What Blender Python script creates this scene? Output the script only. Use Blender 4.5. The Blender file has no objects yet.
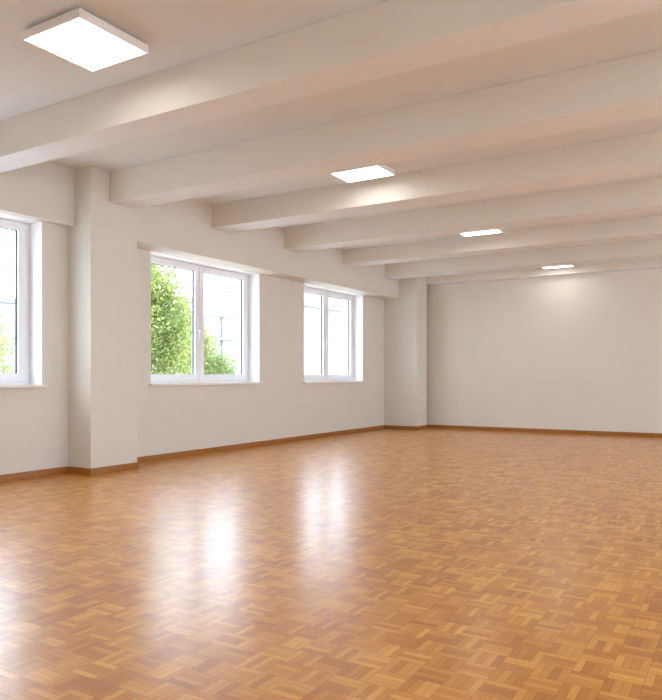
import bpy, bmesh, math, random
from mathutils import Vector, Matrix
random.seed(7)
scene = bpy.context.scene
COL = scene.collection

# ---------------------------------------------------------------- materials
def rgb(r, g, b):
    f = lambda c: (c/255/12.92) if c/255 <= .04045 else ((c/255+.055)/1.055)**2.4
    return (f(r), f(g), f(b), 1)

def base_mat(name):
    m = bpy.data.materials.new(name); m.use_nodes = True
    nt = m.node_tree; nt.nodes.clear()
    out = nt.nodes.new('ShaderNodeOutputMaterial')
    b = nt.nodes.new('ShaderNodeBsdfPrincipled')
    nt.links.new(b.outputs[0], out.inputs[0])
    return m, nt, b, out

def setin(nt, sock, v):
    if isinstance(v, bpy.types.NodeSocket): nt.links.new(v, sock)
    else: sock.default_value = v

def mth(nt, op, a, b=0.0, c=0.0):
    n = nt.nodes.new('ShaderNodeMath'); n.operation = op
    setin(nt, n.inputs[0], a); setin(nt, n.inputs[1], b); setin(nt, n.inputs[2], c)
    return n.outputs[0]

def mixc(nt, f, a, b, mode='MIX'):
    n = nt.nodes.new('ShaderNodeMix'); n.data_type = 'RGBA'; n.blend_type = mode
    setin(nt, n.inputs[0], f); setin(nt, n.inputs[6], a); setin(nt, n.inputs[7], b)
    return n.outputs[2]

def noise(nt, vec, scale, detail=3, rough=.5):
    n = nt.nodes.new('ShaderNodeTexNoise'); n.inputs['Scale'].default_value = scale
    n.inputs['Detail'].default_value = detail; n.inputs['Roughness'].default_value = rough
    if vec is not None: nt.links.new(vec, n.inputs['Vector'])
    return n.outputs['Fac']

def plaster(name, col, rough=.85, amp=.03, bump=.04, scale=2.0, spec=.3):
    m, nt, b, out = base_mat(name)
    tc = nt.nodes.new('ShaderNodeNewGeometry').outputs['Position']
    f = noise(nt, tc, scale, 4)
    c2 = tuple(min(1, c*(1-amp*2)) for c in col[:3]) + (1,)
    nt.links.new(mixc(nt, f, col, c2), b.inputs['Base Color'])
    b.inputs['Roughness'].default_value = rough
    b.inputs['Specular IOR Level'].default_value = spec
    if bump:
        bp = nt.nodes.new('ShaderNodeBump'); bp.inputs['Strength'].default_value = bump
        bp.inputs['Distance'].default_value = .01
        nt.links.new(noise(nt, tc, 60, 4, .6), bp.inputs['Height'])
        nt.links.new(bp.outputs[0], b.inputs['Normal'])
    return m

def plain(name, col, rough=.4, metal=0, spec=.5):
    m, nt, b, out = base_mat(name)
    tc = nt.nodes.new('ShaderNodeNewGeometry').outputs['Position']
    f = noise(nt, tc, 9, 2)
    c2 = tuple(c*.96 for c in col[:3]) + (1,)
    nt.links.new(mixc(nt, f, col, c2), b.inputs['Base Color'])
    b.inputs['Roughness'].default_value = rough; b.inputs['Metallic'].default_value = metal
    b.inputs['Specular IOR Level'].default_value = spec
    return m

M = {}
M['wall'] = plaster('wall_paint', rgb(223, 219, 210), .8)
M['ceil'] = plaster('ceiling_paint', rgb(228, 236, 243), .85)
M['beam'] = plaster('beam_paint', rgb(229, 224, 214), .8)
M['soffit_lit'] = plaster('beam_soffit_lit', rgb(235, 243, 250), .8)  # beam undersides coloured lighter and cooler to imitate light bounced off the floor
M['back'] = plaster('back_wall_paint', rgb(230, 225, 215), .8)
M['pvc'] = plain('white_window_plastic', rgb(238, 239, 242), .3)
M['gasket'] = plain('dark_rubber', rgb(70, 76, 88), .7)
M['sill'] = plain('white_sill_paint', rgb(236, 231, 224), .4)
M['reveal'] = plaster('white_outside_reveal', rgb(240, 240, 240), .8)
M['lining_lit'] = plaster('lit_reveal_white', rgb(246, 247, 249), .6)  # near-white that stands for window light on the reveals
M['metal'] = plain('brushed_metal', rgb(205, 205, 208), .35, .8)
M['housing'] = plain('white_lamp_housing', rgb(244, 245, 246), .4)

def emis(name, col, s):
    m, nt, b, out = base_mat(name)
    b.inputs['Base Color'].default_value = (.8, .8, .8, 1)
    b.inputs['Emission Color'].default_value = col; b.inputs['Emission Strength'].default_value = s
    return m
LAMP = 6.5
M['lamp'] = emis('lamp_diffuser', (1, .98, .955, 1), LAMP)

# glass: clear pane with a faint reflection
m, nt, b, out = base_mat('window_glass'); nt.nodes.remove(b)
tr = nt.nodes.new('ShaderNodeBsdfTransparent'); tr.inputs[0].default_value = (.97, .985, .985, 1)
gl = nt.nodes.new('ShaderNodeBsdfGlossy'); gl.inputs['Roughness'].default_value = .02
fr = nt.nodes.new('ShaderNodeLayerWeight'); fr.inputs[0].default_value = .5
mx = nt.nodes.new('ShaderNodeMixShader')
nt.links.new(mth(nt, 'MULTIPLY_ADD', mth(nt, 'POWER', fr.outputs['Facing'], 4.0), .25, .02), mx.inputs[0]); nt.links.new(tr.outputs[0], mx.inputs[1]); nt.links.new(gl.outputs[0], mx.inputs[2])
nt.links.new(mx.outputs[0], out.inputs[0]); M['glass'] = m

# mosaic parquet: 15 cm squares of four fingers, direction alternating
def parquet():
    m, nt, b, out = base_mat('mosaic_parquet')
    pos = nt.nodes.new('ShaderNodeNewGeometry').outputs['Position']
    sp = nt.nodes.new('ShaderNodeSeparateXYZ'); nt.links.new(pos, sp.inputs[0])
    S = .134; N = 4
    X = mth(nt, 'DIVIDE', sp.outputs[0], S); Y = mth(nt, 'DIVIDE', sp.outputs[1], S)
    ix, iy = mth(nt, 'FLOOR', X), mth(nt, 'FLOOR', Y)
    fx, fy = mth(nt, 'FRACT', X), mth(nt, 'FRACT', Y)
    par = mth(nt, 'FLOORED_MODULO', mth(nt, 'ADD', ix, iy), 2.0)
    ipar = mth(nt, 'SUBTRACT', 1.0, par)
    def sel(p, q): return mth(nt, 'ADD', mth(nt, 'MULTIPLY', p, ipar), mth(nt, 'MULTIPLY', q, par))
    a = sel(fx, fy); l = sel(fy, fx)
    aN = mth(nt, 'MULTIPLY', a, float(N)); fi = mth(nt, 'FLOOR', aN); fa = mth(nt, 'FRACT', aN)
    def white(p, q, r):
        cv = nt.nodes.new('ShaderNodeCombineXYZ')
        setin(nt, cv.inputs[0], p); setin(nt, cv.inputs[1], q); setin(nt, cv.inputs[2], r)
        w = nt.nodes.new('ShaderNodeTexWhiteNoise'); w.noise_dimensions = '3D'
        nt.links.new(cv.outputs[0], w.inputs['Vector']); return w
    w1 = white(ix, iy, fi); r1 = w1.outputs['Value']
    w2 = white(ix, iy, 17.3); r2 = w2.outputs['Value']
    # grain, stretched along each finger
    gv = nt.nodes.new('ShaderNodeCombineXYZ')
    nt.links.new(mth(nt, 'MULTIPLY_ADD', a, 14.0, mth(nt, 'MULTIPLY', r1, 40.0)), gv.inputs[0])
    nt.links.new(mth(nt, 'MULTIPLY_ADD', l, 1.3, mth(nt, 'MULTIPLY', r2, 30.0)), gv.inputs[1])
    nt.links.new(mth(nt, 'MULTIPLY', r1, 9.0), gv.inputs[2])
    g = noise(nt, gv.outputs[0], 1.6, 4, .65)
    tone = mth(nt, 'ADD', mth(nt, 'MULTIPLY', mth(nt, 'POWER', r1, 1.5), .50), mth(nt, 'ADD', mth(nt, 'MULTIPLY', r2, .24), mth(nt, 'MULTIPLY', g, .55)))
    cr = nt.nodes.new('ShaderNodeValToRGB'); nt.links.new(tone, cr.inputs[0])
    e = cr.color_ramp.elements
    e[0].position = .08; e[0].color = rgb(*C_DARK)
    e[1].position = 1.0; e[1].color = rgb(*C_LIGHT)
    k = e.new(.5); k.color = rgb(*C_MID)
    # joints
    da = mth(nt, 'MINIMUM', fa, mth(nt, 'SUBTRACT', 1.0, fa))             # 0..0.5 of a finger
    dl = mth(nt, 'MULTIPLY', mth(nt, 'MINIMUM', l, mth(nt, 'SUBTRACT', 1.0, l)), float(N))
    d = mth(nt, 'MINIMUM', da, dl)
    mr = nt.nodes.new('ShaderNodeMapRange'); mr.interpolation_type = 'SMOOTHSTEP'
    nt.links.new(d, mr.inputs[0]); mr.inputs[1].default_value = 0; mr.inputs[2].default_value = .065
    mr.inputs[3].default_value = .62; mr.inputs[4].default_value = 0
    big = noise(nt, pos, .9, 2)
    col = mixc(nt, mr.outputs[0], cr.outputs[0], rgb(104, 54, 20))
    col = mixc(nt, mth(nt, 'MULTIPLY', big, .12), col, rgb(170, 100, 48))
    nt.links.new(col, b.inputs['Base Color'])
    nt.links.new(mth(nt, 'MULTIPLY_ADD', g, .06, F_ROUGH), b.inputs['Roughness'])
    b.inputs['Specular IOR Level'].default_value = F_SPEC
    b.inputs['Coat Weight'].default_value = F_COAT; b.inputs['Coat Roughness'].default_value = F_CR
    # joints and a slight tilt of every finger
    tilt = mth(nt, 'MULTIPLY', mth(nt, 'SUBTRACT', r1, .5), mth(nt, 'MULTIPLY', fa, .5))
    h = mth(nt, 'SUBTRACT', mth(nt, 'ADD', tilt, mth(nt, 'MULTIPLY', g, .12)), mth(nt, 'MULTIPLY', mr.outputs[0], .7))
    bp = nt.nodes.new('ShaderNodeBump'); bp.inputs['Strength'].default_value = .35; bp.inputs['Distance'].default_value = .0012
    nt.links.new(h, bp.inputs['Height']); nt.links.new(bp.outputs[0], b.inputs['Normal'])
    nt.links.new(bp.outputs[0], b.inputs['Coat Normal'])
    return m
C_DARK, C_MID, C_LIGHT = (152, 86, 20), (200, 130, 36), (232, 172, 74)
F_ROUGH, F_SPEC, F_COAT, F_CR = .40, .25, .72, .235
M['parquet'] = parquet()

def wood(name, c1, c2):
    m, nt, b, out = base_mat(name)
    pos = nt.nodes.new('ShaderNodeNewGeometry').outputs['Position']
    mp = nt.nodes.new('ShaderNodeMapping'); mp.inputs['Scale'].default_value = (3, 3, 60)
    nt.links.new(pos, mp.inputs[0])
    nt.links.new(mixc(nt, noise(nt, mp.outputs[0], 1, 4), c1, c2), b.inputs['Base Color'])
    b.inputs['Roughness'].default_value = .35
    return m
M['basewood'] = wood('baseboard_wood', rgb(178, 118, 52), rgb(142, 88, 34))
M['bark'] = wood('tree_bark', rgb(110, 90, 66), rgb(80, 64, 46))

def leafmat(name, c1, c2, c3):
    m, nt, b, out = base_mat(name)
    oi = nt.nodes.new('ShaderNodeNewGeometry')
    r = oi.outputs['Random Per Island']
    col = mixc(nt, r, c1, c2)
    big = noise(nt, oi.outputs['Position'], .9, 3)
    mr = nt.nodes.new('ShaderNodeMapRange'); nt.links.new(big, mr.inputs[0])
    mr.inputs[1].default_value = .35; mr.inputs[2].default_value = .65
    col = mixc(nt, mth(nt, 'MULTIPLY', mr.outputs[0], .6), col, c3)
    nt.links.new(col, b.inputs['Base Color'])
    b.inputs['Roughness'].default_value = .5
    tl = nt.nodes.new('ShaderNodeBsdfTranslucent'); nt.links.new(col, tl.inputs[0])
    mx = nt.nodes.new('ShaderNodeMixShader'); mx.inputs[0].default_value = .4
    nt.links.new(b.outputs[0], mx.inputs[1]); nt.links.new(tl.outputs[0], mx.inputs[2])
    nt.links.new(mx.outputs[0], out.inputs[0])
    return m
M['leaf'] = leafmat('green_leaves', rgb(120, 136, 62), rgb(180, 182, 104), rgb(62, 92, 50))
M['leaf2'] = leafmat('yellow_green_leaves', rgb(124, 140, 68), rgb(180, 184, 112), rgb(76, 104, 56))
M['paving'] = plaster('pale_paving', rgb(208, 206, 200), 1, .05, 0, 1)
M['reflector'] = plaster('white_reflector_slab', rgb(244, 243, 240), 1, .02, 0, 1)
M['facade'] = plaster('pale_facade', rgb(176, 174, 170), .9, .03, 0, .5)
M['ledge'] = plain('grey_ledge', rgb(122, 124, 126), .7)
M['bglass'] = plain('pale_far_glass', rgb(160, 162, 164), .3)

# ---------------------------------------------------------------- mesh helpers
def box(bm, x0, x1, y0, y1, z0, z1):
    vs = [bm.verts.new((x, y, z)) for x in (x0, x1) for y in (y0, y1) for z in (z0, z1)]
    for f in ((0, 1, 3, 2), (4, 6, 7, 5), (0, 4, 5, 1), (2, 3, 7, 6), (0, 2, 6, 4), (1, 5, 7, 3)):
        bm.faces.new([vs[i] for i in f])

def tube(bm, pts, radii, seg=10):
    rings = []
    for i, p in enumerate(pts):
        p = Vector(p)
        d = (Vector(pts[min(i+1, len(pts)-1)]) - Vector(pts[max(i-1, 0)])).normalized()
        u = d.orthogonal().normalized(); w = d.cross(u)
        r = radii[i] if isinstance(radii, (list, tuple)) else radii
        rings.append([bm.verts.new(p + (u*math.cos(t) + w*math.sin(t))*r) for t in [2*math.pi*k/seg for k in range(seg)]])
    for a, b_ in zip(rings, rings[1:]):
        for k in range(seg):
            bm.faces.new((a[k], a[(k+1) % seg], b_[(k+1) % seg], b_[k]))
    bm.faces.new(rings[0][::-1]); bm.faces.new(rings[-1])

def mesh(name, bm, mat, parent=None, bevel=0.0, smooth=False):
    bmesh.ops.recalc_face_normals(bm, faces=bm.faces)
    me = bpy.data.meshes.new(name); bm.to_mesh(me); bm.free()
    me.materials.append(mat)
    if smooth:
        for p in me.polygons: p.use_smooth = True
    o = bpy.data.objects.new(name, me); COL.objects.link(o)
    if parent: o.parent = parent
    if bevel:
        md = o.modifiers.new('bevel', 'BEVEL'); md.width = bevel; md.segments = 2; md.limit_method = 'ANGLE'
    return o

def boxes(name, L, mat, parent=None, bevel=0.0):
    bm = bmesh.new()
    for b in L: box(bm, *b)
    return mesh(name, bm, mat, parent, bevel)

def empty(name, loc):
    o = bpy.data.objects.new(name, None); o.location = loc; COL.objects.link(o); return o

def tag(o, label, cat, group=None, kind=None):
    o['label'] = label; o['category'] = cat
    if group: o['group'] = group
    if kind: o['kind'] = kind
    return o

def struct(o, label, cat, group=None): return tag(o, label, cat, group, 'structure')

# ---------------------------------------------------------------- room dimensions
XR, YN, YB = 12.0, -4.0, 15.15          # right wall, wall behind, back wall
ZC = 3.775                              # ceiling
PX, P1a, P1b = .424, 5.744, 6.494       # near pillar
PX2, P2a, P2b = .83, 14.44, 15.0        # far pillar
BX1, ZB1 = .121, 3.069                  # header over the first bay
BX2, ZB2 = .369, 2.986                  # header over the second bay
ZS = 1.07; OUT = -.44                   # sill underside, outer face of the wall
WX0, WX1 = -.31, -.245                  # window frame depth
WINS = [(2.86, 5.3745, ZB1), (7.143, 9.690, ZB2), (11.087, 13.42, ZB2), (-1.35, 1.15, ZB1)]  # the last one, behind the viewer, is added for its light

# floor
o = boxes('floor', [(0, XR, YN, YB, -.12, 0)], M['parquet'])
struct(o, 'glossy orange brown mosaic parquet floor in basket weave squares', 'floor')
# ceiling slab; the last bays hang a little lower
o = boxes('ceiling', [(OUT, XR+.3, YN-.3, 10.29, ZC, ZC+.25), (OUT, XR+.3, 10.29, 13.9, 3.70, ZC+.25), (OUT, XR+.3, 13.9, YB+.3, 3.545, ZC+.25)], M['ceil'])
struct(o, 'warm white plaster ceiling between the cross beams', 'ceiling')

# left wall with window openings
L = []; ys = sorted(WINS); prev = YN-.3
for (a, b_, zt) in ys:
    L.append((OUT, 0, prev, a, -.12, ZC)); L.append((OUT, 0, a, b_, -.12, ZS)); L.append((OUT, 0, a, b_, zt, ZC)); prev = b_
L.append((OUT, 0, prev, YB+.3, -.12, ZC))
struct(boxes('wall_left', L, M['wall']), 'pale plaster left wall pierced by white framed windows', 'wall')
struct(boxes('wall_back', [(0, XR, YB, YB+.3, -.12, ZC)], M['back']), 'plain greige back wall closing the far end of the hall', 'wall')
RW = [(-3.2, .2), (1.2, 4.9), (6.1, 9.8), (11.0, 14.4)]; RZ0, RZ1 = .8, 3.3
L = []; prev = YN-.3
for a, b_ in RW: L += [(XR, XR+.3, prev, a, -.12, ZC), (XR, XR+.3, a, b_, -.12, RZ0), (XR, XR+.3, a, b_, RZ1, ZC)]; prev = b_
L.append((XR, XR+.3, prev, YB+.3, -.12, ZC))
struct(boxes('wall_right', L, M['wall']), 'pale plaster right wall with added fill-light windows, out of view', 'wall')
struct(boxes('wall_front', [(0, XR+.3, YN-.3, YN, -.12, ZC)], M['wall']), 'pale plaster wall behind the viewer', 'wall')
# headers (the deeper band above the windows)
struct(boxes('header_beam', [(0, BX1, YN, P1a, ZB1, ZC)], M['wall'], bevel=.004), 'shallow plaster header band above the leftmost window, ending at the near pillar', 'beam', 'header bands above the windows')
struct(boxes('header_beam', [(0, BX2, P1b, P2a, ZB2, 3.70), (0, BX2, P1b, 10.29, 3.70, ZC)], M['wall'], bevel=.004), 'long plaster header band above two windows, between the pillars', 'beam', 'header bands above the windows')
# pillars
struct(boxes('pillar', [(0, PX, P1a, P1b, 0, ZC)], M['wall'], bevel=.006), 'tall near wall pillar between the leftmost and the middle window', 'pillar', 'wall pillars')
struct(boxes('pillar', [(0, PX2, P2a, P2b, 0, 3.70)], M['wall'], bevel=.006), 'far wall pillar in the corner beside the back wall', 'pillar', 'wall pillars')

# cross beams
BEAMS = [  # y0, y1, underside, left end, label
    (4.273, 4.616, 3.4154, BX1, 'nearest cross beam, directly behind the large near ceiling panel'),
    (6.034, 6.453, 3.3933, PX, 'white cross beam landing on the near pillar'),
    (8.018, 8.454, 3.4338, BX2, 'third cross beam from the viewer, right behind the second light panel'),
    (9.906, 10.287, 3.4192, BX2, 'fourth cross beam from the viewer, in front of the third light panel'),
    (11.899, 12.319, 3.4278, BX2, 'fifth cross beam from the viewer, behind the third light panel'),
    (13.748, 14.15, 3.3887, BX2, 'sixth cross beam, ending just in front of the far pillar'),
    (14.93, YB, 3.338, PX2, 'last slim cross beam running along the top of the back wall'),
    (2.18, 2.56, 3.415, BX1, 'cross beam above the viewer'), (.3, .7, 3.415, BX1, 'cross beam behind the viewer'),
    (-1.6, -1.2, 3.415, BX1, 'rear cross beam behind the viewer')]
for i, (a, b_, z, x0, lab) in enumerate(BEAMS):
    top = ZC if b_ < 10.3 else (3.70 if a < 14 else 3.545)
    bo = boxes('ceiling_beam', [(x0, XR, a, b_, z, top)], M['beam'], bevel=.006)
    bo.data.materials.append(M['soffit_lit'])
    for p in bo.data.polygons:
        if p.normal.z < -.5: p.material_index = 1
    struct(bo, 'white painted ' + lab if not lab.startswith('white') else lab, 'beam', 'cross beams under the ceiling')

# baseboards
HB, TB = .082, .015
def base(name, L, lab): struct(boxes(name, L, M['basewood'], bevel=.003), lab, 'baseboard')
base('baseboard_left', [(0, TB, YN, P1a, 0, HB), (0, TB, P1b, P2a, 0, HB)], 'brown wooden baseboard along the left window wall')
base('baseboard_pillar_near', [(0, PX+TB, P1a-TB, P1a, 0, HB), (PX, PX+TB, P1a, P1b, 0, HB), (TB, PX+TB, P1b, P1b+TB, 0, HB)], 'brown wooden baseboard wrapped around the near pillar')
base('baseboard_pillar_far', [(TB, PX2+TB, P2a-TB, P2a, 0, HB), (PX2, PX2+TB, P2a, P2b, 0, HB)], 'brown wooden baseboard wrapped around the far pillar')
base('baseboard_back', [(0, XR, YB-TB, YB, 0, HB)], 'brown wooden baseboard along the back wall')
base('baseboard_right', [(XR-TB, XR, YN, YB-TB, 0, HB)], 'brown wooden baseboard along the right wall')

# ---------------------------------------------------------------- windows
def window(n, y0, y1, zt, lab, mid=None):
    w = empty('window_%d' % n, (0, (y0+y1)/2, 0)); off = Vector((0, -(y0+y1)/2, 0))
    struct(w, lab, 'window', 'white double casement windows')
    def P(name, L, mat, parent=w, bevel=0.0):
        o = boxes(name, L, mat, None, bevel); o.location = off
        o.parent = parent
        if parent is not w: o.location = (0, 0, 0)
        return o
    z0, z1 = ZS+.035, zt
    mid = mid or (y0+y1)/2
    F = .070
    P('frame', [(WX0, WX1, y0, y0+F, z0, z1), (WX0, WX1, y1-F, y1, z0, z1),
                (WX0, WX1, y0+F, y1-F, z0, z0+.05), (WX0, WX1, y0+F, y1-F, z1-.02, z1)], M['pvc'], bevel=.004)
    S = .082
    for k, (a, b_) in enumerate(((y0+F-.012, mid-.005), (mid+.005, y1-F+.012))):
        sx0, sx1 = WX0+.012, WX1+.022
        za, zb_ = z0+.038, z1-.012
        Sb = .10 if True else S
        s = P('sash', [(sx0, sx1, a, a+Sb, za, zb_), (sx0, sx1, b_-Sb, b_, za, zb_),
                       (sx0, sx1, a+Sb, b_-Sb, za, za+.095), (sx0, sx1, a+Sb, b_-Sb, zb_-.095, zb_)], M['pvc'], bevel=.005)
        g0, g1, h0, h1 = a+Sb, b_-Sb, za+.095, zb_-.095
        t = .007
        P('gasket', [(sx0+.018, sx0+.040, g0, g0+t, h0, h1), (sx0+.018, sx0+.040, g1-t*1.6, g1, h0, h1),
                     (sx0+.018, sx0+.040, g0, g1, h0, h0+t*.6), (sx0+.018, sx0+.040, g0, g1, h1-t, h1)], M['gasket'], s)
        P('glass_pane', [(sx0+.026, sx0+.034, g0, g1, h0, h1)], M['glass'], s)
        # hinges on the outer stile, handle on the meeting stile
        yh = a if k == 0 else b_
        bm = bmesh.new()
        for zh in (za+.12, (za+zb_)/2-.05, zb_-.12):
            tube(bm, [(sx1+.004, yh, zh-.045), (sx1+.004, yh, zh+.045)], .009, 8)
        mesh('hinge', bm, M['pvc'], s)
        zm = 1.93
        yc = (mid-.045) if k == 0 else (mid+.045)
        if True:
            bm = bmesh.new()
            box(bm, sx1, sx1+.010, yc-.014, yc+.014, zm-.035, zm+.035)
            tube(bm, [(sx1+.008, yc, zm), (sx1+.045, yc, zm)], .009, 10)
            tube(bm, [(sx1+.045, yc, zm+.012), (sx1+.048, yc, zm-.05), (sx1+.045, yc, zm-.13)], [.011, .010, .008], 10)
            if k == 0: mesh('handle', bm, M['pvc'], s, .002)
            else:
                bm.free(); bm = bmesh.new()
                box(bm, sx1, sx1+.014, yc-.011, yc+.011, zm-.06, zm+.03); mesh('latch', bm, M['pvc'], s, .003)
    P('sill', [(WX1-.01, .055, y0+.001, y1-.001, ZS, ZS+.035), (0.0005, .055, y0-.035, y0+.001, ZS, ZS+.035), (0.0005, .055, y1-.001, y1+.035, ZS, ZS+.035)], M['sill'], bevel=.004)
    P('reveal_lit', [(WX1, 0, y0, y0+.004, z0, z1), (WX1, 0, y1-.004, y1, z0, z1), (WX1, -.001, y0+.004, y1-.004, z1-.004, z1)], M['lining_lit'])  # added thin white facing, paints the window light onto the inner reveal
    # white outside reveal + outer sheet ledge
    P('outer_reveal', [(OUT-.06, WX0, y0-.02, y0+.012, z0-.03, z1), (OUT-.06, WX0, y1-.012, y1+.02, z0-.03, z1),
                       (OUT-.10, WX0, y0+.012, y1-.012, z0-.035, z0-.005), (OUT-.06, WX0, y0+.012, y1-.012, z1-.012, z1+.02)], M['reveal'])
    return w
labs = ['white double casement window cut by the left edge of the picture', 'white double casement window between the two pillars, nearer one, with a tree outside',
        'white double casement window nearest the far pillar, showing pale building outside', 'unseen double casement window added behind the viewer for light']
for i, ((a, b_, zt), lab) in enumerate(zip(WINS, labs)): window(i+1, a, b_, zt, lab)

def fill_window(n, a, b_, axis, lab):  # unseen right-wall windows, added to bring in fill light
    def bx(u0, u1, v0, v1, z0, z1): return (v0, v1, u0, u1, z0, z1) if axis == 'y' else (u0, u1, v0, v1, z0, z1)
    v0, v1 = (XR+.12, XR+.19) if axis == 'y' else (YN-.19, YN-.12)
    w = empty('window_%d' % n, (0, 0, 0)); struct(w, lab, 'window')
    k = max(2, round((b_-a)/1.25)); st = (b_-a)/k
    L = [bx(a, b_, v0, v1, RZ0, RZ0+.08), bx(a, b_, v0, v1, RZ1-.08, RZ1)] + [bx(a+i*st-(.04 if 0 < i else 0), a+i*st+(.04 if i < k else 0), v0, v1, RZ0+.08, RZ1-.08) for i in range(k+1)]
    boxes('frame', L, M['pvc'], w)
    for i in range(k): boxes('glass_pane', [bx(a+i*st+.04, a+(i+1)*st-.04, (v0+v1)/2-.004, (v0+v1)/2+.004, RZ0+.08, RZ1-.08)], M['glass'], w)
for i, (a, b_) in enumerate(RW): fill_window(5+i, a, b_, 'y', 'wide fill-light window added in the right wall, out of view, ' + ('behind the viewer', 'beside the viewer', 'midway', 'near the back wall')[i])

# ---------------------------------------------------------------- ceiling lights
def light(x0, x1, y0, y1, z, zc, label):
    cx, cy = (x0+x1)/2, (y0+y1)/2
    t = empty('ceiling_light', (cx, cy, z)); tag(t, label, 'ceiling light', 'square panel lights on the ceiling')
    hx, hy = (x1-x0)/2, (y1-y0)/2; r = .012
    boxes('housing', [(-hx, hx, -hy, -hy+r, 0, .062), (-hx, hx, hy-r, hy, 0, .062), (-hx, -hx+r, -hy+r, hy-r, 0, .062), (hx-r, hx, -hy+r, hy-r, 0, .062),
                      (-hx+r, hx-r, -hy+r, hy-r, .03, .062)], M['housing'], t)
    boxes('mounting_plate', [(-hx+.03, hx-.03, -hy+.03, hy-.03, .062, zc-z)], M['metal'], t)
    boxes('diffuser', [(-hx+r, hx-r, -hy+r, hy-r, .002, .028)], M['lamp'], t)
    return t
light(2.715, 3.350, 3.215, 3.860, 3.690, ZC, 'large square white panel light nearest the viewer, at the upper left')
light(2.885, 3.545, 7.230, 7.770, 3.690, ZC, 'second square panel light, on the ceiling past the near pillar')
light(3.105, 3.760, 10.93, 11.40, 3.600, 3.70, 'third panel light, small, between the fourth and fifth cross beams')
light(3.580, 4.190, 14.32, 14.75, 3.450, 3.545, 'farthest and smallest panel light, close to the back wall')
for k, (y, zc) in enumerate(((3.2, ZC), (7.2, ZC), (10.9, 3.70))):  # unseen second row of panels, added as fill light
    light(8.6, 9.22, y, y+.58, zc-.085, zc, 'fill panel light of an added second row, out of view to the right, ' + ('near', 'middle', 'far')[k])
light(3.1, 3.74, -.9, -.3, 3.690, ZC, 'unseen panel light added for fill behind the viewer on the window side')  # both rear panels are unseen and added to fill the room with light
light(8.6, 9.22, -.9, -.3, 3.690, ZC, 'unseen panel light added for fill behind the viewer on the right side')

# ---------------------------------------------------------------- outside
ZG = -3.2
o = boxes('ground', [(-70, OUT-.3, -30, 80, ZG-.2, ZG)], M['paving']); struct(o, 'pale paved yard outside below the windows', 'ground')
struct(boxes('reflector_ground', [(XR+.3, 40, -30, 45, -.4, -.15)], M['reflector']), 'added white terrace outside the right wall, out of view', 'ground')  # unseen slab added to bounce white light up to the ceiling

def tree(label, base_, crown, n, mat, leaf=.11, seed=1, trunk_r=.13):
    """crown = list of (cx, cy, cz, rx, ry, rz) lobes in metres, world coordinates"""
    rnd = random.Random(seed)
    t = empty('tree', base_); tag(t, label, 'tree', 'trees outside the windows')
    B = Vector(base_); bm = bmesh.new()
    top = Vector(crown[0][:3]) - B
    tube(bm, [(0, 0, 0), (top.x*.2, top.y*.2, top.z*.35), (top.x*.6, top.y*.6, top.z*.7), tuple(top)], [trunk_r, trunk_r*.8, trunk_r*.5, trunk_r*.2], 9)
    st = Vector((top.x*.5, top.y*.5, top.z*.6))
    for c in crown[1:]:
        e = Vector(c[:3]) - B
        tube(bm, [tuple(st), tuple((st+e)/2 + Vector((0, 0, -.1))), tuple(e)], [trunk_r*.45, trunk_r*.3, trunk_r*.12], 7)
    mesh('trunk', bm, M['bark'], t, smooth=True)
    bm = bmesh.new(); vol = [c[3]*c[4]*c[5] for c in crown]; tot = sum(vol)
    for c, v in zip(crown, vol):
        nc = max(6, int(n*v/tot/22))
        for _ in range(nc):
            d = Vector((rnd.gauss(0, 1), rnd.gauss(0, 1), rnd.gauss(0, 1))).normalized()
            r = rnd.random()**.40
            p0 = Vector((c[0]+d.x*c[3]*r, c[1]+d.y*c[4]*r, c[2]+d.z*c[5]*r)) - B
            for _k in range(22):
                p = p0 + Vector((rnd.gauss(0, .17), rnd.gauss(0, .17), rnd.gauss(0, .14)))
                a = Vector((rnd.gauss(0, 1), rnd.gauss(0, 1), rnd.gauss(0, .7))).normalized()
                b_ = a.orthogonal().normalized(); b_.rotate(Matrix.Rotation(rnd.random()*6.28, 3, a))
                s = leaf*rnd.uniform(.6, 1.15)
                vs = [bm.verts.new(p + a*(-s*.6)), bm.verts.new(p + b_*s*.36 + a*(-s*.05)), bm.verts.new(p + a*s*.75), bm.verts.new(p - b_*s*.36 + a*(-s*.05))]
                bm.faces.new(vs)
    mesh('foliage', bm, mat, t)
    return t
tree('tall leafy tree filling the left pane of the middle window', (-9.2, 15.3, ZG),
     [(-9.2, 15.6, 2.6, 1.5, 1.7, 1.6), (-9.0, 14.6, 4.2, 1.4, 1.5, 1.3), (-9.4, 16.6, 2.1, 1.1, 1.1, 1.5), (-9.2, 14.0, 2.6, 1.5, 1.5, 1.9), (-8.9, 16.0, 4.2, .9, 1.0, .8), (-9.0, 16.6, 3.4, .8, .9, .7)], 34000, M['leaf'], seed=3)
tree('lower yellow green tree seen in the right pane of the middle window', (-12.6, 21.2, ZG),
     [(-12.6, 21.4, 2.5, 1.1, 1.3, 1.2), (-12.6, 23.0, 1.5, 1.0, 1.1, 1.0), (-12.4, 20.9, 3.6, .8, .8, .8)], 12000, M['leaf2'], seed=5, trunk_r=.1)
tree('green tree low at the left edge behind the leftmost window', (-8.6, 8.9, ZG),
     [(-8.6, 8.9, 1.9, 1.3, 1.4, 1.3), (-8.5, 10.0, 1.5, .7, .7, 1.0)], 6000, M['leaf2'], seed=9, trunk_r=.1)

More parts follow.
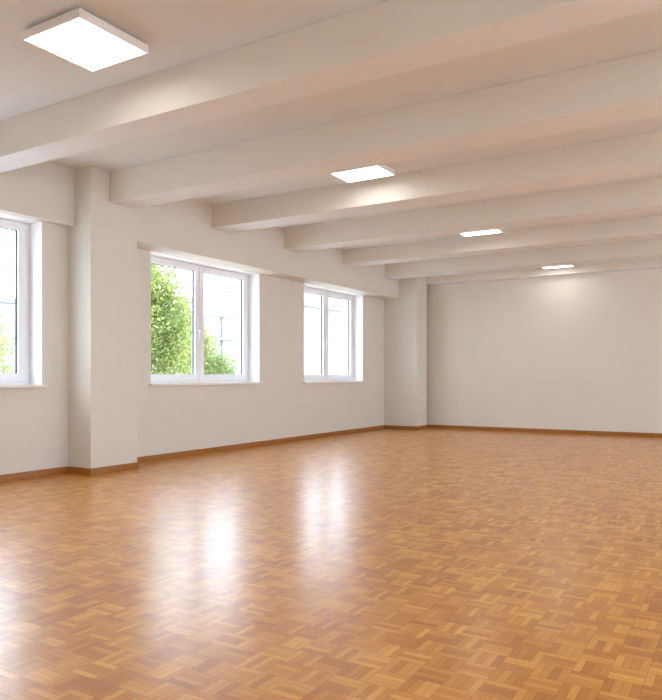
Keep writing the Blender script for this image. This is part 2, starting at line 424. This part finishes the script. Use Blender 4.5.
def building(label, x, y0, y1, ztop, ledges, verts_, wins):
    t = empty('building', (x-3, (y0+y1)/2, ZG)); tag(t, label, 'building', 'pale buildings across the yard')
    O = Vector((x-3, (y0+y1)/2, ZG))
    def P(name, L, mat):
        o = boxes(name, [(a-O.x, b_-O.x, c-O.y, d-O.y, e-O.z, f_-O.z) for a, b_, c, d, e, f_ in L], mat); o.parent = t; return o
    P('wall', [(x-6, x, y0, y1, ZG, ztop)], M['facade'])
    P('parapet', [(x-6.1, x+.25, y0-.15, y1+.15, ztop, ztop+.22)], M['ledge'])
    for z in ledges: P('balcony_ledge', [(x, x+.5, y0+.2, y1-.2, z, z+.16)], M['ledge'])
    for y in verts_: P('downpipe', [(x, x+.12, y-.07, y+.07, ZG, ztop)], M['ledge'])
    for (a, b_, z0, z1) in wins:
        P('window', [(x, x+.03, a, b_, z0, z1)], M['bglass'])
    return t
building('pale building with grey roof edge behind the right pane of the middle window', -21.5, 33.2, 40.5, 4.95, (3.5, .9), (34.1,), [(35.2, 36.8, 3.8, 4.6), (35.2, 36.8, 1.4, 3.0)])
building('pale building with grey roof line behind the window at the left edge', -20.5, 9.0, 19.6, 4.4, (2.9,), (), [(17.2, 18.4, 3.2, 4.0)])
building('tall whitish building behind the farthest window', -24.5, 45.0, 62.0, 8.2, (7.0,), (), [(47, 48.4, 4.0, 5.9), (52, 53.4, 4.0, 5.9), (47, 48.4, 1.0, 2.9), (52, 53.4, 1.0, 2.9)])

# ---------------------------------------------------------------- light
w = bpy.data.worlds.new('sky'); scene.world = w; w.use_nodes = True
nt = w.node_tree; nt.nodes.clear()
wo = nt.nodes.new('ShaderNodeOutputWorld'); bg = nt.nodes.new('ShaderNodeBackground')
tc = nt.nodes.new('ShaderNodeTexCoord'); nz = noise(nt, tc.outputs['Generated'], 2.2, 5)
col = mixc(nt, nz, (.70, .82, 1, 1), (.80, .89, 1, 1))
nt.links.new(col, bg.inputs[0]); bg.inputs[1].default_value = 6.2
nt.links.new(bg.outputs[0], wo.inputs[0])
# ---------------------------------------------------------------- camera
cd = bpy.data.cameras.new('camera'); cam = bpy.data.objects.new('camera', cd); COL.objects.link(cam)
cam.location = (7.3385, 0, 1.2); cam.rotation_euler = (math.radians(90), 0, .5459)
cd.sensor_fit = 'HORIZONTAL'; cd.sensor_width = 36; cd.lens = 697.33/662*36
cd.shift_y = 26.76/662; cd.clip_end = 300
scene.camera = cam
scene.view_settings.view_transform = 'Standard'
scene.view_settings.look = 'None'
scene.view_settings.exposure = 0.42
scene.cycles.use_denoising = True
scene.cycles.max_bounces = 10; scene.cycles.diffuse_bounces = 8; scene.cycles.transparent_max_bounces = 12
scene.cycles.sample_clamp_indirect = 8
